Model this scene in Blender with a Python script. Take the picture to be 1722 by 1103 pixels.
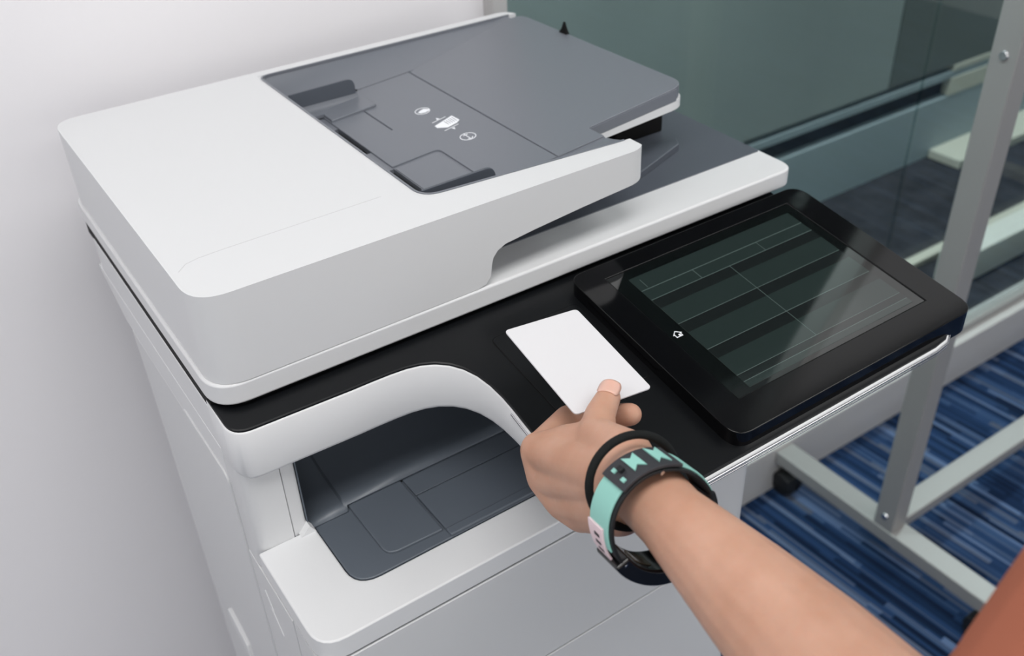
import bpy, bmesh, math, random
from mathutils import Vector, Matrix
for o in list(bpy.data.objects):
    bpy.data.objects.remove(o)
random.seed(4)
scene = bpy.context.scene
COL = scene.collection
PI = math.pi

# ------------------------------------------------------------------ camera
cam_data = bpy.data.cameras.new('camera')
cam = bpy.data.objects.new('camera', cam_data)
COL.objects.link(cam)
cam.matrix_world = (Matrix.Translation((0, 0, 1.45)) @ Matrix.Rotation(-0.573650, 4, 'Z')
                    @ Matrix.Rotation(0.959734, 4, 'X') @ Matrix.Rotation(-0.043790, 4, 'Z'))
cam_data.sensor_width = 36
cam_data.lens = 1644.39 / 1722 * 36
cam_data.clip_start = 0.01
cam_data.dof.use_dof = True
cam_data.dof.focus_distance = 0.62
cam_data.dof.aperture_fstop = 9.0
scene.camera = cam

# ------------------------------------------------------------------ world, lights, exposure
world = bpy.data.worlds.new('world')
scene.world = world
world.use_nodes = True
world.node_tree.nodes['Background'].inputs[0].default_value = (0.95, 0.97, 1.0, 1)
world.node_tree.nodes['Background'].inputs[1].default_value = 0.55
scene.view_settings.view_transform = 'Standard'
scene.view_settings.look = 'None'
scene.view_settings.gamma = 1
scene.view_settings.use_curve_mapping = False
scene.view_settings.exposure = 0.02
LAMPS = [(0.0, -0.1, 17), (1.7, -0.1, 15), (-1.6, 0.0, 15), (0.2, -1.8, 12), (2.2, -1.9, 10)]
def lamp(x, y, e, sx=1.2, sy=0.6, z=2.665, c=(1, 0.985, 0.965)):
    d = bpy.data.lights.new('area_light', 'AREA')
    d.shape = 'RECTANGLE'; d.size = sx; d.size_y = sy; d.energy = e; d.color = c
    o = bpy.data.objects.new('area_light', d); COL.objects.link(o)
    o.location = (x, y, z)
for x, y, e in LAMPS:
    lamp(x, y, e)
# soft fill lights added on the unseen walls behind and left of the camera
wl = bpy.data.lights.new('fill_light', 'AREA'); wl.shape = 'RECTANGLE'; wl.size = 5.0; wl.size_y = 1.5; wl.energy = 30; wl.color = (1, .99, .97)
wo = bpy.data.objects.new('fill_light', wl); COL.objects.link(wo); wo.location = (0.3, -2.93, 1.55); wo.rotation_euler = (PI/2, 0, 0)
wl = bpy.data.lights.new('fill_light', 'AREA'); wl.shape = 'RECTANGLE'; wl.size = 2.4; wl.size_y = 1.3; wl.energy = 12; wl.color = (1, .99, .98)  # weaker fill added at the left for the wall and side faces
wo = bpy.data.objects.new('fill_light', wl); COL.objects.link(wo); wo.location = (-2.92, -1.1, 1.3); wo.rotation_euler = (0, -PI/2, 0)
lamp(0.0, 1.4, 90, 1.2, 0.3, 2.64, (0.95, 1, 1))  # unseen lights added to brighten the room beyond the glass
lamp(3.6, 1.4, 50, .8, 0.3, 2.64, (0.95, 1, 1))

# ------------------------------------------------------------------ helpers
def tag(o, label=None, cat=None, kind=None, group=None):
    if label: o['label'] = label
    if cat: o['category'] = cat
    if kind: o['kind'] = kind
    if group: o['group'] = group
    return o

def link(name, me, mat, parent=None, bevel=0, seg=2, smooth=True, ang=35):
    if mat and not me.materials: me.materials.append(mat)
    if smooth:
        for p in me.polygons: p.use_smooth = True
        try: me.set_sharp_from_angle(angle=math.radians(ang))
        except Exception: pass
    o = bpy.data.objects.new(name, me); COL.objects.link(o)
    if parent: o.parent = parent
    if bevel:
        m = o.modifiers.new('bevel', 'BEVEL'); m.width = bevel; m.segments = seg
        m.limit_method = 'ANGLE'; m.angle_limit = math.radians(30); m.harden_normals = True
    return o

def mk(name, verts, faces, mat, parent=None, **k):
    me = bpy.data.meshes.new(name)
    me.from_pydata([tuple(v) for v in verts], [], faces)
    bm = bmesh.new(); bm.from_mesh(me); bmesh.ops.recalc_face_normals(bm, faces=bm.faces)
    bm.to_mesh(me); bm.free()
    return link(name, me, mat, parent, **k)

def F(v): return v if callable(v) else (lambda x, y: v)

def rnd(pts, r, seg=6):
    """round polygon corners; r is one radius or one per corner"""
    n = len(pts); out = []
    for i in range(n):
        ri = r[i] if isinstance(r, (list, tuple)) else r
        p = Vector(pts[i]).to_2d(); a = Vector(pts[i-1]).to_2d(); b = Vector(pts[(i+1) % n]).to_2d()
        if ri <= 0: out.append(tuple(p)); continue
        da = (a-p).normalized(); db = (b-p).normalized()
        th = math.acos(max(-1, min(1, da.dot(db)))); t = ri/math.tan(th/2)
        t = min(t, (a-p).length*.49, (b-p).length*.49)
        p0 = p+da*t; p1 = p+db*t
        for k in range(seg+1):
            s = k/seg
            out.append(tuple(p0*(1-s)**2 + p*2*s*(1-s)*.98 + p1*s*s + (p*.04*s*(1-s)*.0) + (p0+p1)*.5*(2*s*(1-s)*.02)))
    return out

def prism_data(pts, z0, z1, axis='z'):
    z0, z1 = F(z0), F(z1); n = len(pts)
    if axis == 'z':
        v = [(x, y, z0(x, y)) for x, y in pts] + [(x, y, z1(x, y)) for x, y in pts]
    elif axis == 'y':   # pts are (x,z), extruded over y
        v = [(x, z0(x, z), z) for x, z in pts] + [(x, z1(x, z), z) for x, z in pts]
    else:               # pts are (y,z), extruded over x
        v = [(z0(y, z), y, z) for y, z in pts] + [(z1(y, z), y, z) for y, z in pts]
    f = [tuple(range(n)), tuple(range(2*n-1, n-1, -1))] + [(i, (i+1) % n, (i+1) % n+n, i+n) for i in range(n)]
    return v, f

def prism(name, pts, z0, z1, mat, parent=None, axis='z', **k):
    v, f = prism_data(pts, z0, z1, axis)
    return mk(name, v, f, mat, parent, **k)

def box(name, a, b, mat, parent=None, **k):
    return prism(name, [(a[0], a[1]), (b[0], a[1]), (b[0], b[1]), (a[0], b[1])], a[2], b[2], mat, parent, **k)

def cut(o, cutters):
    par = o.parent; o.parent = None
    for c in cutters:
        m = o.modifiers.new('b', 'BOOLEAN'); m.operation = 'DIFFERENCE'; m.object = c; m.solver = 'EXACT'
    bpy.context.view_layer.update()
    dg = bpy.context.evaluated_depsgraph_get()
    me = bpy.data.meshes.new_from_object(o.evaluated_get(dg))
    old = o.data; o.modifiers.clear(); o.data = me; bpy.data.meshes.remove(old)
    bm = bmesh.new(); bm.from_mesh(me)
    bmesh.ops.remove_doubles(bm, verts=bm.verts, dist=1e-6)
    bmesh.ops.dissolve_limit(bm, angle_limit=math.radians(1), verts=bm.verts, edges=bm.edges)
    bm.to_mesh(me); bm.free()
    for p in me.polygons: p.use_smooth = True
    me.set_sharp_from_angle(angle=math.radians(35))
    for c in cutters: bpy.data.objects.remove(c)
    o.parent = par
    return o

def bev(o, w, seg=2):
    m = o.modifiers.new('bevel', 'BEVEL'); m.width = w; m.segments = seg
    m.limit_method = 'ANGLE'; m.angle_limit = math.radians(30); m.harden_normals = True
    return o

def tube(name, path, r, mat, parent=None, closed=False, seg=10, flat=None):
    """sweep an ellipse (r or (ra, rb) with rb along 'flat') along a path"""
    P = [Vector(p) for p in path]; n = len(P); v = []; f = []
    up = Vector(flat) if flat is not None else Vector((0, 0, 1))
    ra, rb = (r if isinstance(r, tuple) else (r, r))
    for i, p in enumerate(P):
        if closed: t = (P[(i+1) % n]-P[i-1])
        else: t = P[min(i+1, n-1)]-P[max(i-1, 0)]
        t.normalize(); s = t.cross(up)
        if s.length < 1e-5: s = t.orthogonal()
        s.normalize(); u = s.cross(t).normalized()
        for k in range(seg):
            a = 2*PI*k/seg; v.append(p+s*math.cos(a)*ra+u*math.sin(a)*rb)
    m = n if closed else n-1
    for i in range(m):
        j = (i+1) % n
        for k in range(seg):
            l = (k+1) % seg; f.append((i*seg+k, i*seg+l, j*seg+l, j*seg+k))
    if not closed:
        f.append(tuple(range(seg))[::-1]); f.append(tuple((n-1)*seg+k for k in range(seg)))
    return mk(name, v, f, mat, parent, ang=60)

def lathe_y(name, prof, c, mat, parent, seg=20, axis='x'):
    v = []; f = []; n = len(prof)
    for i in range(seg):
        a = 2*PI*i/seg
        for h, r in prof:
            if axis == 'x': v.append((c[0]+h, c[1]+r*math.cos(a), c[2]+r*math.sin(a)))
            elif axis == 'y': v.append((c[0]+r*math.cos(a), c[1]+h, c[2]+r*math.sin(a)))
            else: v.append((c[0]+r*math.cos(a), c[1]+r*math.sin(a), c[2]+h))
    for i in range(seg):
        j = (i+1) % seg
        for k in range(n-1): f.append((i*n+k, j*n+k, j*n+k+1, i*n+k+1))
    f.append(tuple(i*n for i in range(seg))); f.append(tuple(i*n+n-1 for i in range(seg)))
    return mk(name, v, f, mat, parent)

# ------------------------------------------------------------------ materials
def s2l(c):
    return tuple(((x/255)/12.92 if x/255 <= .04045 else ((x/255+.055)/1.055)**2.4) for x in c)
def mat(name, rgb, rough=.5, metal=0, spec=.5, bump=None, coat=0, sss=0, vary=0, vscale=30, **kw):
    m = bpy.data.materials.new(name); m.use_nodes = True
    nt = m.node_tree; b = nt.nodes['Principled BSDF']
    c = s2l(rgb)+(1,)
    b.inputs['Base Color'].default_value = c
    b.inputs['Roughness'].default_value = rough
    b.inputs['Metallic'].default_value = metal
    b.inputs['Specular IOR Level'].default_value = spec
    if coat: b.inputs['Coat Weight'].default_value = coat; b.inputs['Coat Roughness'].default_value = .03
    if sss:
        b.inputs['Subsurface Weight'].default_value = sss
        b.inputs['Subsurface Radius'].default_value = (1, .35, .2)
        b.inputs['Subsurface Scale'].default_value = .004
    tc = nt.nodes.new('ShaderNodeTexCoord')
    if bump:
        sc, st = bump[:2]
        n = nt.nodes.new('ShaderNodeTexNoise'); n.inputs['Scale'].default_value = sc; n.inputs['Detail'].default_value = 3
        nt.links.new(tc.outputs['Object'], n.inputs['Vector'])
        bp = nt.nodes.new('ShaderNodeBump'); bp.inputs['Strength'].default_value = st; bp.inputs['Distance'].default_value = bump[2] if len(bump) > 2 else .0005
        nt.links.new(n.outputs['Fac'], bp.inputs['Height']); nt.links.new(bp.outputs['Normal'], b.inputs['Normal'])
    if vary:
        n = nt.nodes.new('ShaderNodeTexNoise'); n.inputs['Scale'].default_value = vscale; n.inputs['Detail'].default_value = 4
        nt.links.new(tc.outputs['Object'], n.inputs['Vector'])
        r = nt.nodes.new('ShaderNodeValToRGB'); e = r.color_ramp.elements
        e[0].position = .3; e[1].position = .7
        lo = tuple(max(0, x*(1-vary)) for x in c[:3])+(1,); hi = tuple(min(1, x*(1+vary)) for x in c[:3])+(1,)
        if kw.get('lo'): lo = s2l(kw['lo'])+(1,)
        if kw.get('hi'): hi = s2l(kw['hi'])+(1,)
        e[0].color = lo; e[1].color = hi
        nt.links.new(n.outputs['Fac'], r.inputs['Fac']); nt.links.new(r.outputs['Color'], b.inputs['Base Color'])
    return m

M = {}
M['white'] = mat('white_plastic', (212, 213, 215), .42, spec=.45, bump=(900, .03, .0002))
M['white2'] = mat('white_body_plastic', (203, 204, 206), .4, spec=.45, bump=(900, .03, .0002))
M['grey'] = mat('grey_plastic', (110, 114, 122), .32, spec=.5, bump=(1400, .06, .0002))
M['greyd'] = mat('dark_grey_plastic', (78, 83, 92), .42, spec=.5, bump=(1400, .06, .0002))
M['tray'] = mat('output_tray_plastic', (86, 93, 102), .36, spec=.5, bump=(1200, .08, .0002))
M['void'] = mat('black_gap', (8, 8, 9), .7, spec=.2)
M['black'] = mat('black_console_plastic', (9, 11, 14), .36, spec=.3, bump=(1500, .05, .0002))
M['gloss'] = mat('black_gloss_bezel', (9, 9, 11), .09, spec=.42)
M['screen'] = mat('screen_glass', (6, 8, 8), .03, spec=.65)
M['silver'] = mat('silver_trim', (205, 205, 208), .18, metal=1)
M['screen'].node_tree.nodes['Principled BSDF'].inputs['IOR'].default_value = 1.8
M['card'] = mat('white_card', (217, 216, 219), .35, spec=.5)
M['print'] = mat('white_print', (238, 240, 245), .5)
M['wall'] = mat('white_wall_paint', (238, 236, 239), .75, spec=.2, bump=(260, .08, .0006))
M['ceil'] = mat('ceiling_tile', (188, 188, 186), .9, spec=.1, bump=(500, .2))
M['alu'] = mat('painted_aluminium', (150, 149, 148), .42, metal=.25, spec=.5)
M['alup'] = mat('partition_aluminium', (192, 191, 190), .45, metal=.2)
M['skin'] = mat('skin', (192, 148, 126), .5, spec=.35, sss=.25, bump=(420, .18, .0005), vary=.1, vscale=38, lo=(185, 140, 117), hi=(197, 155, 134))
M['nail'] = mat('fingernail', (222, 176, 160), .3, spec=.5, sss=.2)
M['shirt'] = mat('rust_shirt_cloth', (165, 100, 78), .85, spec=.2, bump=(700, .3))
M['teal'] = mat('teal_rubber', (142, 196, 186), .55, spec=.3)
M['rubber'] = mat('black_rubber', (24, 26, 29), .55, spec=.35)
M['elastic'] = mat('black_elastic_cord', (26, 28, 28), .85, spec=.2, bump=(1800, .5))
M['keeper'] = mat('charcoal_keeper', (44, 45, 50), .6, bump=(1500, .3))
M['pink'] = mat('pink_rubber', (228, 205, 210), .5)
M['watch'] = mat('watch_body', (16, 16, 18), .15, spec=.6)
M['sensor'] = mat('watch_sensor', (70, 62, 48), .15, spec=.8)
M['board'] = mat('whiteboard_enamel', (236, 236, 236), .2)
M['wheel'] = mat('black_caster', (20, 21, 23), .5)
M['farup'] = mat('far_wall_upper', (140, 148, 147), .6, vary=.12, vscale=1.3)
M['farlow'] = mat('far_wall_lower', (142, 154, 160), .6)
M['farblk'] = mat('far_wall_gap', (18, 22, 28), .6)
M['beige'] = mat('beige_panel', (186, 184, 172), .6)
M['blue'] = mat('blue_towel', (70, 110, 160), .8)
M['rail'] = mat('rail_white', (205, 205, 200), .5)

# display tiles: dim, self lit screen picture
def emit_mat(name, base, em, s):
    m = mat(name, base, .05, spec=.6); b = m.node_tree.nodes['Principled BSDF']
    b.inputs['IOR'].default_value = 1.8; b.inputs['Emission Color'].default_value = s2l(em)+(1,); b.inputs['Emission Strength'].default_value = s
    return m
M['dispbg'] = emit_mat('display_backlight', (10, 12, 12), (88, 104, 100), .8)
M['tile'] = emit_mat('display_tile', (8, 9, 9), (38, 50, 48), .75)
M['tiled'] = emit_mat('display_tile_dark', (8, 9, 9), (22, 27, 27), .75)

# carpet: plank carpet with broken stripes running along y
def carpet():
    m = bpy.data.materials.new('striped_carpet'); m.use_nodes = True
    nt = m.node_tree; N = nt.nodes.new; L = nt.links.new; b = nt.nodes['Principled BSDF']
    b.inputs['Roughness'].default_value = .95; b.inputs['Specular IOR Level'].default_value = .1
    tc = N('ShaderNodeTexCoord'); mp = N('ShaderNodeMapping'); mp.inputs['Rotation'].default_value = (0, 0, math.radians(-3))
    L(tc.outputs['Object'], mp.inputs['Vector'])
    sp = N('ShaderNodeSeparateXYZ'); L(mp.outputs[0], sp.inputs[0])
    def mth(op, a, v=None, c=None):
        n = N('ShaderNodeMath'); n.operation = op
        for i, q in enumerate((a, v, c)):
            if q is None: continue
            if isinstance(q, (int, float)): n.inputs[i].default_value = q
            else: L(q, n.inputs[i])
        return n.outputs[0]
    cols = []
    for w, ln, seed in ((.013, .42, 0.0), (.0075, .23, 7.3)):
        xi = mth('FLOOR', mth('DIVIDE', sp.outputs[0], w))
        wn = N('ShaderNodeTexWhiteNoise'); wn.noise_dimensions = '1D'; L(mth('ADD', xi, seed), wn.inputs['W'])
        yi = mth('FLOOR', mth('ADD', mth('DIVIDE', sp.outputs[1], ln), mth('MULTIPLY', wn.outputs['Value'], 5.0)))
        cb = N('ShaderNodeCombineXYZ'); L(xi, cb.inputs[0]); L(yi, cb.inputs[1]); cb.inputs[2].default_value = seed
        w2 = N('ShaderNodeTexWhiteNoise'); w2.noise_dimensions = '3D'; L(cb.outputs[0], w2.inputs['Vector'])
        cols.append(w2.outputs['Value'])
    mix = mth('ADD', mth('MULTIPLY', cols[0], .62), mth('MULTIPLY', cols[1], .38))
    r = N('ShaderNodeValToRGB'); r.color_ramp.interpolation = 'LINEAR'
    el = r.color_ramp.elements
    stops = [(0.10, (15, 28, 50)), (.32, (25, 45, 76)), (.5, (37, 60, 95)), (.64, (55, 77, 110)), (.76, (78, 84, 98)), (.90, (88, 108, 142))]
    el[0].position, el[0].color = stops[0][0], s2l(stops[0][1])+(1,)
    el[1].position, el[1].color = stops[-1][0], s2l(stops[-1][1])+(1,)
    for p, c in stops[1:-1]:
        e = el.new(p); e.color = s2l(c)+(1,)
    L(mix, r.inputs[0])
    nz = N('ShaderNodeTexNoise'); nz.inputs['Scale'].default_value = 350; L(tc.outputs['Object'], nz.inputs['Vector'])
    bp = N('ShaderNodeBump'); bp.inputs['Strength'].default_value = .5; bp.inputs['Distance'].default_value = .003
    L(nz.outputs['Fac'], bp.inputs['Height']); L(bp.outputs['Normal'], b.inputs['Normal'])
    L(r.outputs['Color'], b.inputs['Base Color'])
    return m
M['carpet'] = carpet()
def glass_mat():
    m = bpy.data.materials.new('tinted_glass'); m.use_nodes = True
    nt = m.node_tree; nt.nodes.remove(nt.nodes['Principled BSDF'])
    t = nt.nodes.new('ShaderNodeBsdfTransparent'); t.inputs[0].default_value = (.82, .872, .865, 1)
    g = nt.nodes.new('ShaderNodeBsdfGlossy'); g.inputs['Roughness'].default_value = .02; g.inputs[0].default_value = (.9, .95, .95, 1)
    N = nt.nodes.new; L = nt.links.new
    ge = N('ShaderNodeNewGeometry'); dt = N('ShaderNodeVectorMath'); dt.operation = 'DOT_PRODUCT'
    L(ge.outputs['Normal'], dt.inputs[0]); L(ge.outputs['Incoming'], dt.inputs[1])
    def mt(op, a, b=None):
        n = N('ShaderNodeMath'); n.operation = op
        for i, q in enumerate((a, b)):
            if q is None: continue
            if isinstance(q, (int, float)): n.inputs[i].default_value = q
            else: L(q, n.inputs[i])
        return n.outputs[0]
    fac = mt('ADD', mt('MULTIPLY', mt('POWER', mt('SUBTRACT', 1.0, mt('ABSOLUTE', dt.outputs['Value'])), 5.0), .6), .03)
    mx = nt.nodes.new('ShaderNodeMixShader')
    nt.links.new(fac, mx.inputs[0]); nt.links.new(t.outputs[0], mx.inputs[1]); nt.links.new(g.outputs[0], mx.inputs[2])
    nt.links.new(mx.outputs[0], nt.nodes['Material Output'].inputs[0])
    return m
M['glass'] = glass_mat()

# ------------------------------------------------------------------ setting
S = 'structure'
tag(box('floor', (-3, -3, -.05), (4.2, .99, 0), M['carpet']), 'blue striped plank carpet floor', kind=S)
tag(box('ceiling', (-3, -3, 2.72), (4.2, 1.0, 2.8), M['ceil']), 'white office ceiling', kind=S)
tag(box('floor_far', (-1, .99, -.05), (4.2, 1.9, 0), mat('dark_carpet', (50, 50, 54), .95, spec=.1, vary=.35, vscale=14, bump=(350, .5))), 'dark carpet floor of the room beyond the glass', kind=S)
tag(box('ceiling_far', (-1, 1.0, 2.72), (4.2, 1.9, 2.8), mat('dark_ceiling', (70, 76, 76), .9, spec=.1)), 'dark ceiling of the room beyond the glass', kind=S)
tag(box('fill_backing_left', (-2.99, -2.3, .6), (-2.96, .1, 2.0), M['rail']), 'added pale panel behind the fill light on the left wall', kind=S)  # unseen panel added as backing for the left fill light
tag(box('fill_backing_front', (-2.2, -2.99, .8), (2.8, -2.96, 2.3), M['rail']), 'wide daylit window blind behind the camera', kind=S)  # added out of view, backs the large front fill light
tag(box('wall_back', (-3, .945, 0), (.591, 1.06, 2.72), M['wall']), 'plain white wall behind the printer', kind=S)
tag(box('wall_left', (-3.1, -3, 0), (-3, .945, 2.72), M['wall']), 'white side wall', kind=S)
tag(box('wall_front', (-3, -3.1, 0), (4.2, -3, 2.72), M['wall']), 'white wall across the room', kind=S)
tag(box('wall_right', (4.2, -3, 0), (4.3, 1.9, 2.72), M['wall']), 'white wall at the far right', kind=S)
tag(box('baseboard_back', (-3, .933, 0), (.588, .945, .09), M['rail'], bevel=.002), 'pale baseboard under the white wall', kind=S)
# ceiling light fittings
for i, (x, y, e) in enumerate(LAMPS):
    f = box('ceiling_light', (x-.63, y-.33, 2.675), (x+.63, y+.33, 2.72), M['rail'])
    pos = ['above the printer', 'above the whiteboard stand', 'left of the printer', 'behind the camera on the left', 'behind the camera on the right'][i]
    tag(f, 'rectangular ceiling light panel '+pos, 'ceiling light', group='ceiling light panels')

# glass partition: post, rails, two panes
tag(box('trim_1', (.591, .925, 0), (.611, .985, 2.72), M['alup'], bevel=.002), 'narrow grey aluminium post where the white wall meets the glass', kind=S)
t = box('trim_2', (.611, .935, 0), (4.2, 1.005, .115), M['alup'], bevel=.003)
tag(t, 'pale metal bottom rail of the glass partition', kind=S)
tag(box('trim_4', (.611, .955, .115), (4.2, .985, .135), M['alu'], bevel=.002), 'thin grey glazing bead on the bottom rail', kind=S)
tag(box('trim_3', (.611, .935, 2.62), (4.2, 1.005, 2.72), M['alup']), 'metal head rail of the glass partition', kind=S)
tag(box('window_1', (.611, .964, .128), (1.500, .974, 2.63), M['glass'], smooth=False), 'large tinted glass partition pane beside the white wall', kind=S)
tag(box('window_2', (1.506, .964, .128), (4.2, .974, 2.63), M['glass'], smooth=False), 'second tinted glass partition pane behind the stand', kind=S)
# room beyond
wf = bpy.data.objects.new('wall_far', None); COL.objects.link(wf); wf.location = (0, 0, 0)
tag(wf, 'panelled teal grey wall seen through the glass', kind=S)
def wp(nm, a, b, m): return box(nm, a, b, m, wf, bevel=.002)
wp('lower_panel', (-1, 1.72, 0), (4.2, 1.8, .203), M['farlow'])
wp('recess_strip', (-1, 1.745, .203), (2.82, 1.8, .262), M['farblk'])
wp('rail_strip', (-1, 1.72, .262), (2.82, 1.8, .287), M['farlow'])
wp('recess_strip', (-1, 1.745, .287), (2.82, 1.8, .305), M['farblk'])
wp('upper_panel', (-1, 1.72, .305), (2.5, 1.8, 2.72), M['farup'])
wp('upper_panel', (2.505, 1.72, .305), (4.2, 1.8, 2.72), mat('far_wall_dark', (92, 98, 96), .6))  # right end of the upper wall in a darker tone
wp('beige_strip', (2.82, 1.718, .203), (4.2, 1.8, .262), M['beige'])
wp('rail_strip', (2.82, 1.72, .262), (4.2, 1.8, .285), M['farlow'])
wp('beige_strip', (2.82, 1.718, .285), (4.2, 1.8, .305), M['beige'])
tag(box('baseboard_far', (2.78, 1.60, 0), (4.2, 1.718, .03), M['beige'], bevel=.003), 'beige plinth at the foot of the far wall', kind=S)
tag(box('trim_5', (2.16, 1.17, 0), (4.2, 1.24, .095), M['rail'], bevel=.006), 'white floor trunking behind the glass', kind=S)
tag(box('trim_6', (1.72, 1.30, 0), (2.75, 1.33, .02), M['beige'], bevel=.003), 'low beige threshold strip behind the glass', kind=S)

# ------------------------------------------------------------------ mobile whiteboard stand
ws = bpy.data.objects.new('whiteboard_stand', None); COL.objects.link(ws); ws.location = (1.9, .69, 0)
tag(ws, 'grey metal frame of a mobile whiteboard on black casters beside the printer', 'whiteboard stand')
def W(o):
    o.matrix_parent_inverse = Matrix.Translation((-1.9, -.69, 0)); return o
def caster(x, y):
    c = lathe_y('caster', [(-.022, .014), (-.021, .021), (-.014, .025), (-.003, .0255), (-.003, .018), (.003, .018), (.003, .0255), (.014, .025), (.021, .021), (.022, .014)], (x, y, .0258), M['wheel'], ws); W(c)
    s = lathe_y('swivel_stem', [(0, .007), (.03, .007), (.031, .014), (.036, .014)], (x, y, .040), M['wheel'], c, axis='z')
    h = prism('wheel_cover', [(y-.024, .03), (y-.02, .047), (y, .056), (y+.02, .047), (y+.024, .03)], x-.0225, x+.0225, M['wheel'], c, axis='x', bevel=.002)
for fx in (1.2215, 2.70):
    W(box('foot', (fx, .425, .076), (fx+.046, .943, .105), M['alu'], ws, bevel=.003))
    for y in (.472, .915): caster(fx+.023, y)
    W(box('post', (fx+.001, .660, .105), (fx+.041, .700, 2.12), M['alu'], ws, bevel=.003))
    for z in (.135, .985):
        W(lathe_y('bolt', [(-.003, .003), (-.003, .0055), (0, .007)], (fx+.001, .68, z), M['silver'], ws, seg=12))
    W(box('end_cap', (fx+.001, .943, .077), (fx+.045, .946, .104), M['wheel'], ws))
W(box('crossbar', (1.268, .668, .080), (2.70, .713, .105), M['alu'], ws, bevel=.003))
W(box('crossbar', (1.263, .668, 1.09), (2.70, .692, 1.13), M['alu'], ws, bevel=.003))
W(box('board_panel', (1.285, .672, 1.15), (2.68, .69, 2.06), M['board'], ws, bevel=.002))
W(box('board_frame', (1.263, .668, 1.14), (1.285, .694, 2.07), M['alu'], ws, bevel=.002))
W(box('board_frame', (1.285, .668, 2.06), (2.68, .694, 2.085), M['alu'], ws, bevel=.002))
W(box('board_frame', (2.68, .668, 1.14), (2.70, .694, 2.07), M['alu'], ws, bevel=.002))

# ------------------------------------------------------------------ printer
PR = bpy.data.objects.new('multifunction_printer', None); COL.objects.link(PR); PR.location = (.35, .6, 0)
tag(PR, 'large white office multifunction printer with document feeder and black touch panel', 'printer')
def P(o):
    if o.parent is PR: o.matrix_parent_inverse = Matrix.Translation((-.35, -.6, 0))
    return o
XL, XR = .1036, .632
def SZ(x, y): return 1.046+.165*(y-.514)            # sloping control surface
def pz(off): return lambda x, y: SZ(x, y)+off

# lower body
P(prism('main_body', rnd([(XL+.003, .406), (.494, .406), (.494, .53), (.600, .53), (.600, .765), (XL+.003, .765)], [.02, .018, 0, .006, .01, .02]),
      .02, .9095, M['white2'], PR))
def fpanel(nm, z0, z1):
    return P(prism(nm, rnd([(XL+.0105, .402), (.497, .402), (.497, .45), (.493, .45), (.493, .41), (XL+.0105, .41)], [.004, .014, 0, 0, .01, 0]), z0, z1, M['white2'], PR, bevel=.0012))
fpanel('front_door', .7865, .9095)
z = .785
for h in (.17, .17, .20, .20):
    fpanel('paper_drawer', z-h+.0015, z); z -= h
# left corner post beside the doors and side skin
P(prism('corner_post', rnd([(XL, .4025), (XL+.0095, .4025), (XL+.0095, .41), (XL+.004, .45), (XL, .45)], [.008, 0, 0, 0, 0]), .03, .9100, M['white2'], PR))
P(prism('side_cover', [(.452, .03), (.745, .03), (.755, .932), (.760, .979), (.530, .979), (.530, .9105), (.452, .9085)], XL-.0004, XL+.006, M['white2'], PR, axis='x', bevel=.001))
P(prism('side_door', rnd([(.53, .60), (.633, .60), (.625, .90), (.627, .985), (.53, .985)], [.01, .03, .03, .012, .01]), XL-.0018, XL+.003, M['white2'], PR, axis='x', bevel=.0012))
P(prism('side_handle', rnd([(.632, .655), (.69, .67), (.688, .69), (.640, .682)], .004), XL-.004, XL+.003, M['white'], PR, axis='x', bevel=.0015))
P(prism('side_latch', [(.509, .886), (.499, .872), (.503, .872), (.487, .856), (.4885, .856), (.5065, .869), (.502, .869), (.5105, .884)], XL-.001, XL+.002, M['white'], PR, axis='x'))

# lip around the output tray
def loftsolid(name, rings, mat_, parent, **k):
    n = len(rings[0]); v = [p for r in rings for p in r]; f = []
    for a in range(len(rings)-1):
        for i in range(n): f.append((a*n+i, a*n+(i+1) % n, (a+1)*n+(i+1) % n, (a+1)*n+i))
    f.append(tuple(range(n))[::-1]); f.append(tuple((len(rings)-1)*n+i for i in range(n)))
    return mk(name, v, f, mat_, parent, **k)
lip = prism('output_lip', rnd([(XL, .402), (.497, .402), (.497, .503), (XL, .503)], [.020, .015, 0, 0]), .9112, .930, M['white'], PR)
c = prism('c', rnd([(.1468, .4345), (.51, .4345), (.51, .52), (.1468, .52)], [.018, 0, 0, 0]), .90, .95, None)
P(bev(cut(lip, [c]), .0016, 3))

# side column beside the output opening
P(prism('side_column', rnd([(XL, .5025), (.1312, .5025), (.1312, .60), (.140, .60), (.140, .764), (XL+.002, .764)], [.012, 0, 0, 0, 0, .01], 8), .9110, 1.006, M['white2'], PR))
P(prism('column_trim', rnd([(.1318, .5032), (.1425, .5045), (.1425, .598), (.1318, .598)], [.0008, .003, 0, 0]), .9202, 1.006, M['white2'], PR))
P(prism('column_foot', [(.135, .930), (.1465, .930), (.1425, .937)], .4985, .507, M['white'], PR, axis='y'))
P(box('right_column', (.499, .503), (.600, .764), M['white2'], PR) if False else prism('right_column', [(.500, .532), (.600, .532), (.600, .764), (.500, .764)], .9096, 1.003, M['white2'], PR))

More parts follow.
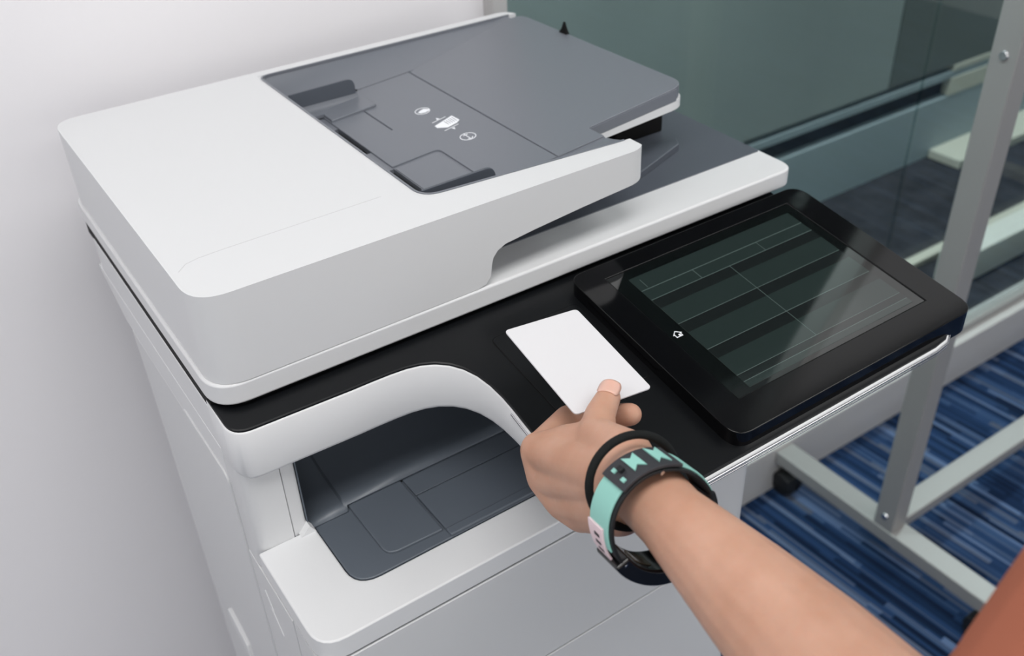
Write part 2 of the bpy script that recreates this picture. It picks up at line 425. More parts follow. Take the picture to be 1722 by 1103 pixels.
# output tray
tz = lambda x, y: .9302-.03*(y-.4345)
P(prism('output_tray', rnd([(.1474, .4351), (.499, .4351), (.499, .509), (.1474, .509)], [.0175, 0, 0, 0]), .915, tz, M['tray'], PR, bevel=.0012))
P(prism('tray_pad', rnd([(.1765, .4455), (.2207, .4440), (.2207, .5085), (.1765, .5085)], [.010, 0, 0, 0]), .92, lambda x, y: tz(x, y)+.0022, M['tray'], PR, bevel=.0011))
P(prism('tray_extension', [(.2224, .4356), (.498, .4356), (.498, .4858), (.2224, .4858)], .92, lambda x, y: tz(x, y)+.0024, M['tray'], PR, bevel=.0012))
P(prism('tray_strip', [(.2224, .4866), (.498, .4866), (.498, .5085), (.2224, .5085)], .92, lambda x, y: tz(x, y)+.0018, M['tray'], PR, bevel=.0006))
P(box('tray_groove', (.2224, .4425, .9295), (.498, .4429, .9327), M['greyd'], PR))
# cavity liner: curved ramp that climbs to the rear
prof = []
for k in range(15):
    s = k/14; prof.append((.5036+.17*s, .9290+.004*s+.072*s**2.4))
v = []; f = []
xs = [.1428, .174, .1755, .22, .35, .4995]
for x in xs:
    for i, (y, z_) in enumerate(prof):
        v.append((x, y+(.0035 if x > .175 else -.0005), z_+(.0025 if x > .175 else 0)))
n = len(prof)
for a in range(len(xs)-1):
    for b_ in range(n-1): f.append((a*n+b_, (a+1)*n+b_, (a+1)*n+b_+1, a*n+b_+1))
o = mk('tray_ramp', v, f, M['tray'], PR)
m = o.modifiers.new('s', 'SOLIDIFY'); m.thickness = .002; m.offset = 1 if False else 0
P(o)
P(prism('cavity_wall', [(.5045, .9295), (.5045, 1.0035), (.68, 1.0035), (.68, .9295)], .1426, .1436, M['tray'], PR, axis='x'))
P(prism('cavity_wall', [(.41, .9295), (.41, 1.0), (.68, 1.0035), (.68, .9295)], .4985, .4998, M['tray'], PR, axis='x'))
P(prism('cavity_wall', [(.143, .9295), (.499, .9295), (.499, 1.0035), (.143, 1.0035)], .674, .678, M['tray'], PR, axis='y'))

# console: sloping wing with the white apron under it
arch = [(.190, .4934), (.205, .4934), (.218, .4931), (.230, .4922), (.240, .4901), (.249, .4862), (.257, .4800), (.263, .4722), (.2675, .4620), (.2700, .450), (.2710, .437), (.2708, .424), (.2700, .410), (.2692, .392), (.2688, .372), (.2690, .350)]
front = [(.2698, .336), (.2725, .326), (.278, .319), (.286, .3148), (.298, .3131), (.45, .3129), (.575, .3131), (.590, .3150), (.602, .3215), (.609, .332), (.611, .345)]
left = rnd([(XL, .536), (XL, .4955), (.190, .4934)], [0, .016, 0], 8)[:-1]
outline = left+arch+front+[(.611, .45), (.611, .536)]
def ctop(x, y): return SZ(x, y)
def cbot(x, y):
    if y > .50: return 1.0035
    return SZ(x, y)-(.007+.19*(y-.313))
def shrink(pts, d):
    n = len(pts); out = []
    for i in range(n):
        a = Vector(pts[i-1]); b = Vector(pts[(i+1) % n]); t = (b-a).normalized(); nn = Vector((-t.y, t.x))
        p = Vector(pts[i])+nn*d; out.append((p.x, p.y))
    return out
def ring(pts, zf): return [(x, y, zf(x, y)) for x, y in pts]
in1 = shrink(outline, .003)
P(loftsolid('front_apron', [ring(in1, lambda x, y: cbot(x, y)-.0), ring(shrink(outline, .001), lambda x, y: cbot(x, y)+.001), ring(outline, lambda x, y: cbot(x, y)+.0035),
                            ring(outline, lambda x, y: ctop(x, y)-.0022), ring(shrink(outline, .0006), lambda x, y: ctop(x, y)-.0014), ring(in1, lambda x, y: ctop(x, y)-.0012)], M['white'], PR, ang=50))
in0 = shrink(outline, .0012)
P(loftsolid('console_top', [ring(in0, lambda x, y: ctop(x, y)-.0030), ring(in0, lambda x, y: SZ(x, y)), ring(shrink(outline, .002), lambda x, y: SZ(x, y)+.0006)], M['black'], PR, ang=20))
P(prism('upper_body', rnd([(XL, .534), (.611, .534), (.611, .838), (XL, .838)], [0, 0, .02, .02]), 1.0033, 1.0425, M['white'], PR, bevel=.002))
P(prism('upper_body_side', rnd([(.53, .979), (.72, .979), (.775, .9815), (.834, 1.006), (.834, 1.010), (.53, 1.010)], [0, 0, .01, .004, 0, 0]), XL-.0004, XL+.03, M['white'], PR, axis='x', bevel=.001))
# left gap strip under the scanner
P(box('scanner_gap', (XL+.0006, .528, 1.0400), (XL+.02, .838, 1.0505), M['void'], PR))
P(box('scanner_gap', (XL+.02, .518, 1.044), (.605, .836, 1.0505), M['void'], PR))
# silver trim round the wing
tp = arch[11:]+front
tube('silver_trim', [(x-.0004 if y > .33 and x < .3 else x, y-(.0008 if y < .33 else 0), SZ(x, y)-.0038) for x, y in tp], (.0007, .0009), M['silver'], PR, seg=8)
P(COL.objects[-1] if False else bpy.data.objects['silver_trim'])
o = tube('silver_trim', [(x, y-.0004, SZ(x, y)-.0072) for x, y in front[3:]], (.0005, .0006), M['silver'], PR, seg=8); P(o)
# card reader area
P(prism('card_reader', rnd([(.2958, .400), (.372, .400), (.372, .486), (.2958, .486)], .005), pz(-.001), pz(.0011), M['black'], PR, bevel=.0003))
P(prism('card_reader_groove', rnd([(.2950, .3992), (.3728, .3992), (.3728, .4868), (.2950, .4868)], .0055), pz(-.001), pz(.00075), M['void'], PR))

# control panel
bz = prism('control_panel', rnd([(.3745, .3185), (.6235, .3185), (.6235, .5015), (.3765, .5015)], [.014, .014, .016, .012], 8), lambda x, y: SZ(x, y)-(.007 if y < .33 else .001), pz(.0120), M['gloss'], PR)
c = prism('c', [(.4000, .3435), (.5968, .3435), (.5968, .4863), (.4000, .4863)], pz(.0108), pz(.02), None)
cp = P(bev(cut(bz, [c]), .0028, 4))
cp['label'] = 'black glossy tilted touch control panel'
def sub(o): o.parent = cp; return o
sub(prism('screen_glass', [(.4006, .3441), (.5962, .3441), (.5962, .4857), (.4006, .4857)], pz(.0106), pz(.0114), M['screen'], None))
def dtile(nm, x0, y0, x1, y1, m, o=.0001, r=0):
    return sub(prism(nm, rnd([(x0, y0), (x1, y0), (x1, y1), (x0, y1)], r) if r else [(x0, y0), (x1, y0), (x1, y1), (x0, y1)], pz(.01141), pz(.01141+o), m, None, smooth=False))
dtile('display', .4150, .3480, .5870, .4767, M['dispbg'])
W1, W2 = .4150, .5870; mid = .4945
dtile('header_tile', W1, .4618, W2, .4767, M['tile'], .0002)
dtile('status_tile', W1, .4504, .4655, .4610, M['tile'], .0002)
dtile('status_tile', .4662, .4504, .534, .4610, M['tile'], .0002)
dtile('status_tile', .5346, .4504, W2, .4610, M['tile'], .0002)
rows = [(.4206, .4497), (.3901, .4200), (.3606, .3895)]
for a, b_ in rows:
    for x0, x1 in ((W1, mid-.0003), (mid+.0003, W2)):
        dtile('menu_tile', x0, a, x1, b_-.010, M['tile'], .0002)
        dtile('menu_band', x0, b_-.010, x1, b_, M['tiled'], .0002)
dtile('footer_tile', W1, .3480, W2, .3533, M['tile'], .0002)
dtile('footer_band', W1, .3538, W2, .3601, M['tiled'], .0002)
dtile('text_line', .4222, .4630, .4226, .4725, M['dispbg'], .0003)
# home symbol
def strip(nm, pts, w, zf, h, m, parent, closed=True):
    out = []; v = []; f = []
    n = len(pts)
    for i in range(n):
        p = Vector(pts[i])
        a = Vector(pts[i-1]) if (closed or i > 0) else p; b = Vector(pts[(i+1) % n]) if (closed or i < n-1) else p
        d1 = (p-a).normalized() if (p-a).length > 0 else (b-p).normalized(); d2 = (b-p).normalized() if (b-p).length > 0 else d1
        nn = Vector((-(d1+d2).y, (d1+d2).x)).normalized(); k = 1/max(.4, nn.dot(Vector((-d1.y, d1.x))))
        for s in (-1, 1):
            q = p+nn*w/2*k*s
            v.append((q.x, q.y, zf(q.x, q.y))); v.append((q.x, q.y, zf(q.x, q.y)+h))
    m_ = n if closed else n-1
    for i in range(m_):
        a = i*4; b = ((i+1) % n)*4
        f += [(a+1, a+3, b+3, b+1), (a, b, b+2, a+2), (a, a+1, b+1, b), (a+2, b+2, b+3, a+3)]
    return mk(nm, v, f, m, parent, smooth=False)
hx, hy, hs = .4072, .4123, .0026
house = [(-1, -.9), (1, -.9), (1, .15), (1.35, .15), (0, 1.25), (-1.35, .15), (-1, .15)]
sub(strip('home_icon', [(hx+a*hs, hy+b*hs) for a, b in house], .0006, pz(.0115), .0002, M['print'], None))
sub(prism('home_icon_door', [(hx+.0001, hy-.0021), (hx+.0017, hy-.0021), (hx+.0017, hy-.0003), (hx+.0001, hy-.0003)], pz(.0115), pz(.0117), M['print'], None, smooth=False))

# scanner base slab
sl = prism('scanner_base', rnd([(XL, .514), (XR, .5115), (XR+.004, .70), (XR, .862), (XL, .862)], [.024, .016, 0, .02, .02], 10), 1.0503, 1.0670, M['white'], PR, bevel=.0022, seg=3); P(sl)
P(prism('scanner_top_cover', rnd([(.345, .5535), (XR-.001, .5535), (XR+.0025, .70), (XR-.002, .858), (.345, .858)], [0, .003, 0, .02, 0]), 1.0655, 1.0677, M['greyd'], PR, bevel=.0006))
P(prism('paper_stop_ridge', rnd([(.495, .570), (.575, .5985), (.583, .612), (.50, .612)], [0, .004, .004, 0]), 1.067, 1.0745, M['greyd'], PR, bevel=.0025))
P(prism('rear_support', [(.535, .640), (.592, .640), (.592, .70), (.535, .70)], 1.067, lambda x, y: 1.118, M['void'], PR, bevel=.002))

# document feeder housing
def floorz(x): return 1.101+.0905*(x-.31)
ad = prism('feeder_housing', rnd([(XL+.0025, .514), (.4650, .514), (.4650, .586), (.5695, .586), (.5695, .861), (XL+.0025, .861)], [.024, .020, .001, .018, .018, .022], 10), 1.0672, 1.1340, M['white'], PR)
uc = prism('c', [(.3010, 1.05), (.3030, 1.0668), (.3120, 1.0690), (.3160, 1.0740), (.3172, 1.0825), (.3188, 1.0885), (.3230, 1.0932), (.3297, 1.0963), (.356, 1.0992), (.40, 1.1029), (.4574, 1.1067), (.4660, 1.1100), (.5700, 1.1165), (.70, 1.1260), (.70, 1.05)], .40, .95, None, axis='y')
ec = prism('c', [(.4570, 1.150), (.4605, 1.1340), (.4655, 1.1125), (.4590, 1.1060), (.4300, 1.1020), (.4300, 1.090), (.60, 1.090), (.60, 1.150)], .45, .5855, None, axis='y')
rc = prism('c', rnd([(.2850, .5485), (.455, .5340), (.70, .5340), (.70, .8475), (.2850, .8475)], [.016, 0, 0, 0, .010], 8), lambda x, y: floorz(x), 1.2, None)
cut(ad, [uc, rc, ec]); P(bev(ad, .0022, 3))
P(strip('tray_rim', [(.455, .5340), (.36, .5420)]+rnd([(.33, .5447), (.2850, .5485), (.2850, .60)], [0, .016, 0], 8)[1:-1]+[(.2850, .60), (.2850, .80)]+rnd([(.285, .80), (.285, .8475), (.33, .8475)], [0, .010, 0])[1:-1]+[(.33, .8475), (.56, .8475)],
        .0016, lambda x, y: 1.1325, .0022, M['grey'], PR, closed=False))

# grey tray insert as a height field
def zp(x): return 1.112+.08*(x-.31)+(.0040*max(0, (x-.42)/.147)**1.5 if x > .42 else 0)
def ss(t): t = max(0, min(1, t)); return t*t*(3-2*t)
def H(x, y):
    base = zp(x)-.0012
    rim = max(1.1325, base)
    yb = .807
    if y > yb:
        t = (y-yb)/(.8475-yb); base = base+(rim-base)*(.25*t+.75*t**2.2)
    yf = .566
    if y < yf:
        yr = .5485-.0145*max(0, (x-.285)/.17)
        t = min(1, (yf-y)/(yf-yr)); base = base+(1.1320-base)*t**1.3 if x < .464 else base
    if y > .8045 and y < .8068 and x < .50: base -= .004
    if x < .464 and .5636 < y < .566: base -= .0012
    if .3030 < x < .3118 and (.684 < y < .745 or .590 < y < .645): base = 1.1035
    return base
def lin(a, b, n): return [a+(b-a)*i/n for i in range(n+1)]
ys = sorted(set([round(q, 5) for q in lin(.532, .5660, 8)+lin(.566, .586, 2)+[.5899, .5901, .6449, .6451, .6839, .6841, .7449, .7451]+lin(.586, .804, 8)+[.8046, .8066]+lin(.807, .8490, 12)+[.5634, .5638]]))
xs = sorted(set([round(q, 5) for q in [.2848, .295, .3028, .3032, .3115, .3119, .3125]+lin(.312, .462, 12)+lin(.462, .5560, 12)]))
v = []; f = []; idx = {}
def cell(i, j):
    xm = (xs[i]+xs[i+1])/2; ym = (ys[j]+ys[j+1])/2
    return not (xm > .462 and ym < .586)
def vid(i, j, top):
    k = (i, j, top)
    if k not in idx:
        idx[k] = len(v); x, y = xs[i], ys[j]
        v.append((x, y, H(x, y) if top else min(floorz(x)+.0003, 1.1285)))
    return idx[k]
for i in range(len(xs)-1):
    for j in range(len(ys)-1):
        if not cell(i, j): continue
        f.append((vid(i, j, 1), vid(i+1, j, 1), vid(i+1, j+1, 1), vid(i, j+1, 1)))
        f.append((vid(i, j, 0), vid(i, j+1, 0), vid(i+1, j+1, 0), vid(i+1, j, 0)))
        for (di, dj, a, b_) in ((-1, 0, (0, 1), (0, 0)), (1, 0, (1, 0), (1, 1)), (0, -1, (0, 0), (1, 0)), (0, 1, (1, 1), (0, 1))):
            ii, jj = i+di, j+dj
            if 0 <= ii < len(xs)-1 and 0 <= jj < len(ys)-1 and cell(ii, jj): continue
            f.append((vid(i+a[0], j+a[1], 1), vid(i+b_[0], j+b_[1], 1), vid(i+b_[0], j+b_[1], 0), vid(i+a[0], j+a[1], 0)))
P(mk('feeder_tray', v, f, M['grey'], PR, ang=40))
# plates on the tray
pl = prism('paper_plate', [(.3115, .5665), (.4148, .5665), (.4148, .8035), (.3115, .8035)], lambda x, y: zp(x)-.002, lambda x, y: zp(x), M['grey'], PR)
c1 = prism('c', rnd([(.305, .5695), (.3545, .5695), (.3545, .6470), (.305, .6470)], [0, 0, .006, 0]), 1.10, 1.13, None)
c2 = box('c', (.3432, .706, 1.10), (.3444, .81, 1.13), None)
P(bev(cut(pl, [c1, c2]), .0005, 1))
pl2 = prism('extension_plate', rnd([(.4160, .5665), (.4620, .5665), (.4620, .5870), (.5672, .5870), (.5672, .838), (.535, .832), (.4160, .8035)], [0, 0, 0, .016, .02, 0, 0]), lambda x, y: floorz(x)+.0004 if x > .46 else zp(x)-.003, lambda x, y: zp(x), M['grey'], PR, bevel=.0008)
P(pl2)
P(box('feed_slot', (.3031, .7145-.0304, 1.1010), (.3116, .7145+.0304, 1.1075), M['void'], PR))
P(lathe_y('feed_roller', [(-.022, .0032), (.022, .0032)], (.3073, .7145, 1.1075), M['void'], PR, axis='y', seg=12))
P(box('feed_slot', (.3031, .6175-.0274, 1.1010), (.3116, .6175+.0274, 1.1075), M['void'], PR))
P(lathe_y('feed_roller', [(-.022, .0032), (.022, .0032)], (.3073, .6175, 1.1075), M['void'], PR, axis='y', seg=12))
P(prism('paper_guide', rnd([(.2880, 1.1100), (.3520, 1.1100), (.3510, 1.1352), (.2880, 1.1345)], [0, 0, .008, 0]), .7870, .7892, M['greyd'], PR, axis='y', bevel=.0006))
fil = [(.7872, 1.1240)]+[(.7872-.0060*(1-math.cos(a)), 1.1225-.0075*math.sin(a)) for a in [PI/2*k/6 for k in range(7)]]+[(.7740, 1.1148), (.7740, 1.1120), (.7872, 1.1120)]
P(prism('guide_fillet', fil, .2885, .3530, M['grey'], PR, axis='x', ang=50))
P(prism('guide_foot', rnd([(.3125, .7580), (.3570, .7580), (.3570, .7880), (.3125, .7880)], [0, .003, 0, 0]), 1.110, lambda x, y: zp(x)+.0022, M['grey'], PR, bevel=.0008))
P(prism('paper_guide', rnd([(.2920, 1.108), (.3565, 1.108), (.3545, 1.1322), (.2920, 1.1312)], [0, 0, .009, 0]), .5625, .5650, M['greyd'], PR, axis='y', bevel=.0006))
P(prism('guide_foot', rnd([(.3125, .5655), (.3525, .5655), (.3525, .6440), (.3125, .6440)], [0, 0, .005, 0]), 1.109, lambda x, y: zp(x)-.0006, M['grey'], PR, bevel=.0004))
P(loftsolid('paper_flag', [[(.5640, .7530, 1.1365), (.5680, .7530, 1.1365), (.5680, .7650, 1.1365), (.5640, .7650, 1.1365)], [(.5650, .7560, 1.1410), (.5675, .7560, 1.1410), (.5675, .7620, 1.1410), (.5650, .7620, 1.1410)], [(.5660, .7585, 1.1470), (.5672, .7585, 1.1470), (.5672, .7605, 1.1470), (.5660, .7605, 1.1470)]], M['void'], PR))
# printed symbols on the plate
ZP = lambda x, y: zp(x)+.00005
def poly(nm, pts): return P(prism(nm, pts, ZP, lambda x, y: zp(x)+.0002, M['print'], PR, smooth=False))
def circ(cx, cy, rx, ry, n=24): return [(cx+rx*math.cos(2*PI*i/n), cy+ry*math.sin(2*PI*i/n)) for i in range(n)]
P(strip('printed_ring', circ(.3809, .7183, .0064, .0064), .0007, ZP, .0002, M['print'], PR))
poly('printed_sheet', [(.3764, .7184), (.3800, .7205), (.3838, .7215), (.3870, .7175), (.3861, .7150), (.3811, .7140), (.3774, .7156)])
poly('printed_page', [(.3734, .6846), (.3944, .6914), (.3950, .6793), (.3904, .6762), (.3800, .6742), (.3731, .68)])
for k in range(5):
    x = .3925-.0022*k
    P(strip('printed_line', [(x, .6885-.0005*k), (x, .6795-.0002*k)], .0005, lambda x, y: zp(x)+.0002, .0001, M['grey'], PR, closed=False))
P(strip('printed_bar', [(.375, .6914), (.3893, .6934)], .0006, ZP, .0002, M['print'], PR, closed=False))
P(strip('printed_bar', [(.3749, .6707), (.390, .6731)], .0006, ZP, .0002, M['print'], PR, closed=False))
poly('printed_arrow', [(.3808, .6935), (.3838, .6935), (.3822, .6975)])
poly('printed_arrow', [(.3815, .6705), (.3845, .6705), (.3830, .6665)])
P(strip('printed_ring', circ(.3834, .6475, .0066, .0064), .0007, ZP, .0002, M['print'], PR))
P(strip('printed_bar', [(.3831, .6533), (.3830, .6420)], .0008, ZP, .0002, M['print'], PR, closed=False))
P(strip('printed_bar', [(.3809, .6512), (.3853, .6512)], .0010, ZP, .0002, M['print'], PR, closed=False))
P(strip('printed_bar', [(.3809, .6435), (.3838, .6420), (.3862, .6446)], .0008, ZP, .0002, M['print'], PR, closed=False))
# fine moulding line on the feeder lid
lidp = [(.112, .556), (.119, .563), (.128, .5655), (.145, .5665), (.20, .5672), (.262, .5680)]
P(strip('lid_seam', lidp, .0006, lambda x, y: 1.13395, .00012, mat('seam_shade', (196, 196, 198), .5), PR, closed=False))

# ------------------------------------------------------------------ access card
card = prism('access_card', rnd([(-.027, -.0428), (.027, -.0428), (.027, .0428), (-.027, .0428)], .0032), -.0004, .0004, M['card'], None)
card.matrix_world = (Matrix.Translation((.294, .384, 1.087)) @ Matrix.Rotation(.393, 4, 'Z') @ Matrix.Rotation(.106, 4, 'X') @ Matrix.Rotation(-.488, 4, 'Z'))
tag(card, 'blank white plastic access card held by the hand over the card reader', 'card')

# ------------------------------------------------------------------ person: forearm and hand
J = {'wrist': (0.249, 0.2674, 1.1014), 'mid': (0.2366, 0.1495, 1.0976), 'elbow': (0.2149, 0.0606, 1.1181), 'iM': (0.2437, 0.354, 1.0605), 'iP': (0.2768, 0.3695, 1.0574), 'iD': (0.2927, 0.3545, 1.0614), 'iT': (0.2982, 0.3363, 1.0724),
     'mM': (0.2428, 0.346, 1.0456), 'mP': (0.271, 0.3619, 1.0435), 'mD': (0.2853, 0.3506, 1.0464), 'mT': (0.289, 0.3382, 1.0533), 'rM': (0.2447, 0.331, 1.0371), 'rP': (0.2688, 0.344, 1.0384), 'rD': (0.2826, 0.3372, 1.0391), 'rT': (0.2848, 0.3255, 1.0458),
     'pM': (0.2459, 0.3144, 1.0403), 'pP': (0.2666, 0.3267, 1.0373), 'pD': (0.2777, 0.321, 1.0373), 'pT': (0.2771, 0.3123, 1.0445), 'tC': (0.2533, 0.288, 1.0988), 'tM': (0.2571, 0.3171, 1.0889), 'tI': (0.2715, 0.332, 1.0883), 'tT': (0.2853, 0.3416, 1.0883),
     'heel': (0.2443, 0.2818, 1.0735), 'sh1': (0.2532, 0.0568, 1.1724), 'sh0': (0.2923, 0.0499, 1.2459), 'fill': (0.2525, 0.3372, 1.0735), 'pulp': (0.2539, 0.3141, 1.0694), 'palm2': (0.2497, 0.3087, 1.0622)}
J.update({'Wa': (0.2468, 0.2693, 1.0983), 'Wb': (0.2421, 0.2397, 1.1007), 'Wm': (0.2399, 0.1912, 1.0992), 'mid': (0.2359, 0.1474, 1.1001), 'elbow': (0.2201, 0.0588, 1.1152), 'sh1': (0.2462, 0.0555, 1.1593), 'sh0': (0.3002, 0.0493, 1.2394), 'Wa2': (0.2516, 0.2746, 1.0914), 'Wb2': (0.2476, 0.2451, 1.0928), 'Wm2': (0.244, 0.1945, 1.0932)})
J.update({'sh1': (0.2476, 0.0415, 1.1581), 'sh0': (0.2999, 0.0356, 1.2362)})
J.update({'sh1': (0.2474, 0.0468, 1.1588), 'sh0': (0.3002, 0.0416, 1.2378)})
J = {k: Vector(p) for k, p in J.items()}
def capsule(bm, a, b, ra, rb, seg=20):
    a, b = Vector(a), Vector(b); d = (b-a); L = d.length; t = d.normalized()
    s = t.orthogonal().normalized(); u = t.cross(s)
    rings = []
    for k in range(1, 6): an = PI/2*(1-k/5); rings.append((a-t*ra*math.sin(an), ra*math.cos(an)))
    for k in range(1, 5): rings.append((a+d*k/5, ra+(rb-ra)*k/5))
    for k in range(0, 5): an = PI/2*k/5; rings.append((b+t*rb*math.sin(an), rb*math.cos(an)))
    vs = []
    for c, r in rings:
        vs.append([bm.verts.new(c+s*math.cos(2*PI*i/seg)*r+u*math.sin(2*PI*i/seg)*r) for i in range(seg)])
    p0 = bm.verts.new(a-t*ra); p1 = bm.verts.new(b+t*rb)
    for q in range(len(vs)-1):
        for i in range(seg):
            j = (i+1) % seg; bm.faces.new((vs[q][i], vs[q][j], vs[q+1][j], vs[q+1][i]))
    for i in range(seg):
        j = (i+1) % seg; bm.faces.new((p0, vs[0][j], vs[0][i])); bm.faces.new((p1, vs[-1][i], vs[-1][j]))
def organic(name, caps, mat_, voxel, smooth, parent=None):
    bm = bmesh.new()
    for c in caps: capsule(bm, *c)
    me = bpy.data.meshes.new(name); bm.to_mesh(me); bm.free()
    o = bpy.data.objects.new(name, me); COL.objects.link(o)
    m = o.modifiers.new('r', 'REMESH'); m.mode = 'VOXEL'; m.voxel_size = voxel; m.use_smooth_shade = True
    m = o.modifiers.new('s', 'SMOOTH'); m.factor = .5; m.iterations = smooth
    bpy.context.view_layer.update()
    dg = bpy.context.evaluated_depsgraph_get()
    me2 = bpy.data.meshes.new_from_object(o.evaluated_get(dg)); me2.name = name
    o.modifiers.clear(); o.data = me2
    me2.materials.clear(); me2.materials.append(mat_)
    for p in me2.polygons: p.use_smooth = True
    if parent: o.parent = parent
    return o
def mixp(a, b, t): return J[a].lerp(J[b], t)
caps = []
def C(a, b, ra, rb):
    caps.append((J[a] if isinstance(a, str) else a, J[b] if isinstance(b, str) else b, ra, rb))
C('elbow', 'sh1', .033, .038); C('sh1', 'sh0', .038, .044)
C('elbow', 'mid', .0330, .0300); C('mid', 'Wm', .0300, .0250); C('mid', 'Wm2', .0290, .0245)
C('Wm', 'Wb', .0250, .0182); C('Wb', 'Wa', .0182, .0190); C('Wm2', 'Wb2', .0245, .0182); C('Wb2', 'Wa2', .0182, .0190)
# flatten-wide wrist: two parallel strands
C('Wa', 'iM', .0185, .0110); C('Wa', 'mM', .0185, .0112); C('heel', 'rM', .0165, .0112); C('heel', 'pM', .0165, .0115)
C('Wa2', 'heel', .0190, .0165)
C('tC', 'tM', .0150, .0118); C('tM', 'tI', .0115, .0090); C('tI', 'tT', .0090, .0074)
C('tM', 'fill', .0105, .0110); C('fill', 'iM', .0110, .0105); C('tC', 'pulp', .0150, .0140); C('pulp', 'palm2', .0150, .0150); C('pulp', 'fill', .0140, .0110)
C('iM', 'mM', .0112, .0115); C('mM', 'rM', .0115, .0115); C('rM', 'pM', .0115, .0118); C('mP', 'rP', .0092, .0090); C('iP', 'mP', .0085, .0090); C('palm2', 'rM', .0140, .0110); C('palm2', 'heel', .015, .0165)
for fg, r in (('i', .0086), ('m', .0088), ('r', .0084), ('p', .0074)):
    C(fg+'M', fg+'P', r*1.18, r); C(fg+'P', fg+'D', r, r*.92); C(fg+'D', fg+'T', r*.92, r*.82)
body = organic('person', caps, M['skin'], .0014, 6)
tag(body, 'person reaching in from the lower right, holding the white card between thumb and fingers', 'person')

# thumbnail
tdir = (J['tT']-J['tI']).normalized()
view = (Vector((0, 0, 1.45))-J['tT']).normalized()
nn = (Vector((0, 0, 1))-tdir*tdir.z).normalized(); ns = tdir.cross(nn)
v = []; f = []; nu, nv = 9, 7
for i in range(nu):
    for j in range(nv):
        a = (j/(nv-1)-.5)*1.9; s = (i/(nu-1)-.5)*2
        w = 1-.25*abs(s)**3
        rr = .0079-(.0010 if s > .6 else 0)*(s-.6)
        p = J['tT']+tdir*(.0015+s*.0058)+(ns*math.sin(a*w)+nn*math.cos(a*w))*rr
        v.append(p)
for i in range(nu-1):
    for j in range(nv-1): f.append((i*nv+j, (i+1)*nv+j, (i+1)*nv+j+1, i*nv+j+1))
nl = mk('thumbnail', v, f, M['nail'], body)
m = nl.modifiers.new('s', 'SOLIDIFY'); m.thickness = .0008; m.offset = 0
# sleeve
el = J['elbow'].lerp(J['sh1'], .30)
slv = organic('shirt_sleeve', [(J['sh1'].lerp(J['elbow'], .25), J['sh1'], .048, .050), (J['sh1'], J['sh0'], .050, .054)], M['shirt'], .003, 6, body)
slv['label'] = 'rust coloured shirt sleeve'

# ------------------------------------------------------------------ hair tie
def ringpts(c, n, rx, ry, e1, e2, N=64, a0=0, a1=2*PI):
    return [c+e1*math.cos(a0+(a1-a0)*i/N)*rx+e2*math.sin(a0+(a1-a0)*i/N)*ry for i in range(N if abs(a1-a0-2*PI) < 1e-6 else N+1)]
def frame(c, n):
    vdir = (Vector((0, 0, 1.45))-c).normalized()
    e1 = (vdir-n*vdir.dot(n)).normalized(); e2 = n.cross(e1).normalized()
    return e1, e2
c = Vector((.2452, .2712, 1.0986)); n1 = Vector((-.0809, -.9723, .2192)).normalized()
e1, e2 = frame(c, n1)
ht = tube('hair_tie', ringpts(c, n1, .0296, .0245, e1, e2), .0023, M['elastic'], None, closed=True, seg=10)
tag(ht, 'black elastic hair tie worn loosely round the wrist next to the hand', 'hair tie')

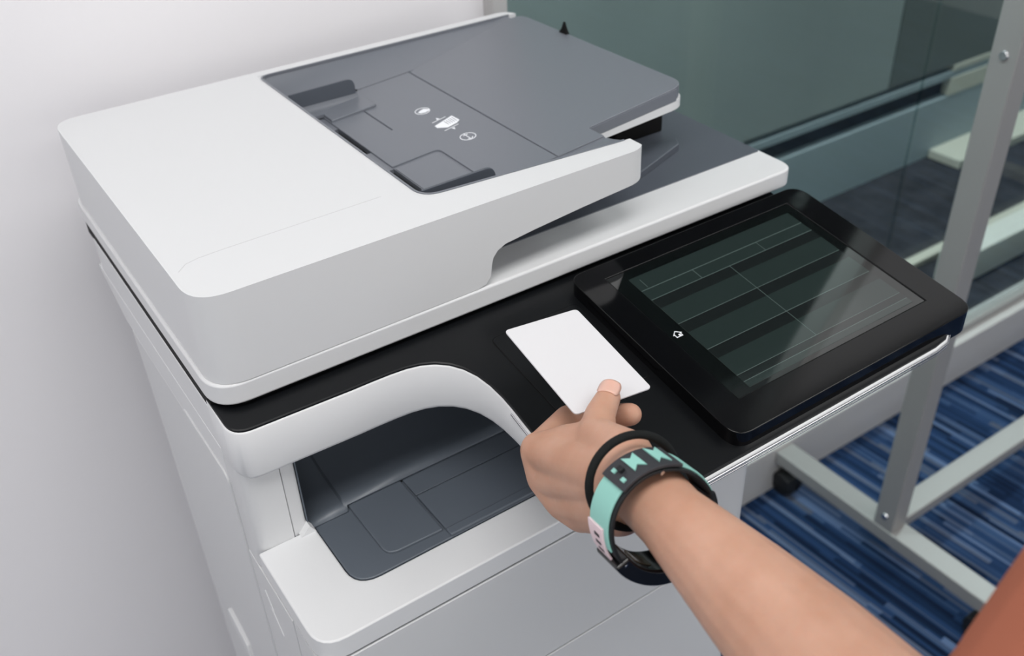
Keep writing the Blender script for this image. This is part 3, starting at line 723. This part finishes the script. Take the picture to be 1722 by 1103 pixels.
# ------------------------------------------------------------------ fitness band
n1 = Vector((-.1263, -.9676, .2186)).normalized(); c = Vector((.2397, .2409, 1.0963))-n1*.0095
e1, e2 = frame(c, n1)
wb = bpy.data.objects.new('fitness_band', None); COL.objects.link(wb); wb.location = c
tag(wb, 'teal and black fitness band hanging loosely round the wrist with a black module', 'wristband')
def ribbon(nm, a0, a1, r_in, r_out, w0, w1, m, off=0, N=40, bevel=.0004, parent=wb):
    v = []; f = []
    for i in range(N+1):
        t = i/N; a = a0+(a1-a0)*t; w = w0+(w1-w0)*t
        d = e1*math.cos(a)*RX+e2*math.sin(a)*RY
        dn = d.normalized()
        for rr, s in ((r_in, -1), (r_in, 1), (r_out, 1), (r_out, -1)):
            v.append(c+d+dn*rr+n1*(off+s*w/2))
    for i in range(N):
        for k in range(4): f.append((i*4+k, i*4+(k+1) % 4, i*4+4+(k+1) % 4, i*4+4+k))
    f.append((0, 1, 2, 3)); f.append((N*4, N*4+3, N*4+2, N*4+1))
    o = mk(nm, v, f, m, parent, bevel=bevel)
    if parent is wb: o.matrix_parent_inverse = Matrix.Translation(-c)
    else: o.matrix_parent_inverse = Matrix.Translation(-c)
    return o
RX, RY = .0318, .0275
D = math.radians
ribbon('strap_liner', D(-118), D(80), -.0004, .0013, .0190, .0190, M['rubber'])
ribbon('strap_band', D(-112), D(66), .0013, .0024, .0165, .0165, M['teal'], off=-.0010)
ribbon('strap_tail', D(-190), D(-110), -.0010, .0026, .0150, .0185, M['rubber'])
ribbon('strap_keeper', D(-62), D(2), .0022, .0040, .0195, .0195, M['keeper'])
def patch(a, b, w, off, m, r=.0043):
    return ribbon('keeper_print', D(a), D(b), r-.0004, r+.0003, w[0], w[1], m, off=off, N=8, bevel=0)
patch(-54, -48, (.015, .007), -.001, M['teal']); patch(-48, -42, (.007, .015), -.001, M['teal'])
patch(-31, -25, (.013, .006), -.001, M['teal']); patch(-25, -19, (.006, .013), -.001, M['teal'])
patch(-9, -5, (.003, .003), -.004, M['teal']); patch(-8, -4, (.003, .003), .005, M['teal'])
ribbon('keeper_stud', D(-14), D(-9), .004, .0062, .004, .004, M['rubber'], off=-.001, N=6, bevel=.0008)
ribbon('strap_end', D(44), D(80), .0022, .0036, .0135, .0120, M['pink'], off=-.0025)
for q in (52, 60, 68): ribbon('strap_slot', D(q), D(q+3), .0034, .0038, .0045, .0045, M['rubber'], off=-.001, N=3, bevel=0)
ribbon('module', D(78), D(168), -.0040, .0050, .0205, .0205, M['watch'], N=24, bevel=.0025)
ribbon('sensor_window', D(98), D(122), -.0046, -.0038, .010, .010, M['sensor'], N=10, bevel=.0003)
for q in (-40, 84):
    p = c+(e1*math.cos(D(q))*RX+e2*math.sin(D(q))*RY)+n1*.0096
    o = lathe_y('strap_pin', [(-.0006, .0012), (.0006, .0012)], p, M['silver'], wb, seg=10, axis='y'); o.matrix_parent_inverse = Matrix.Translation(-c)
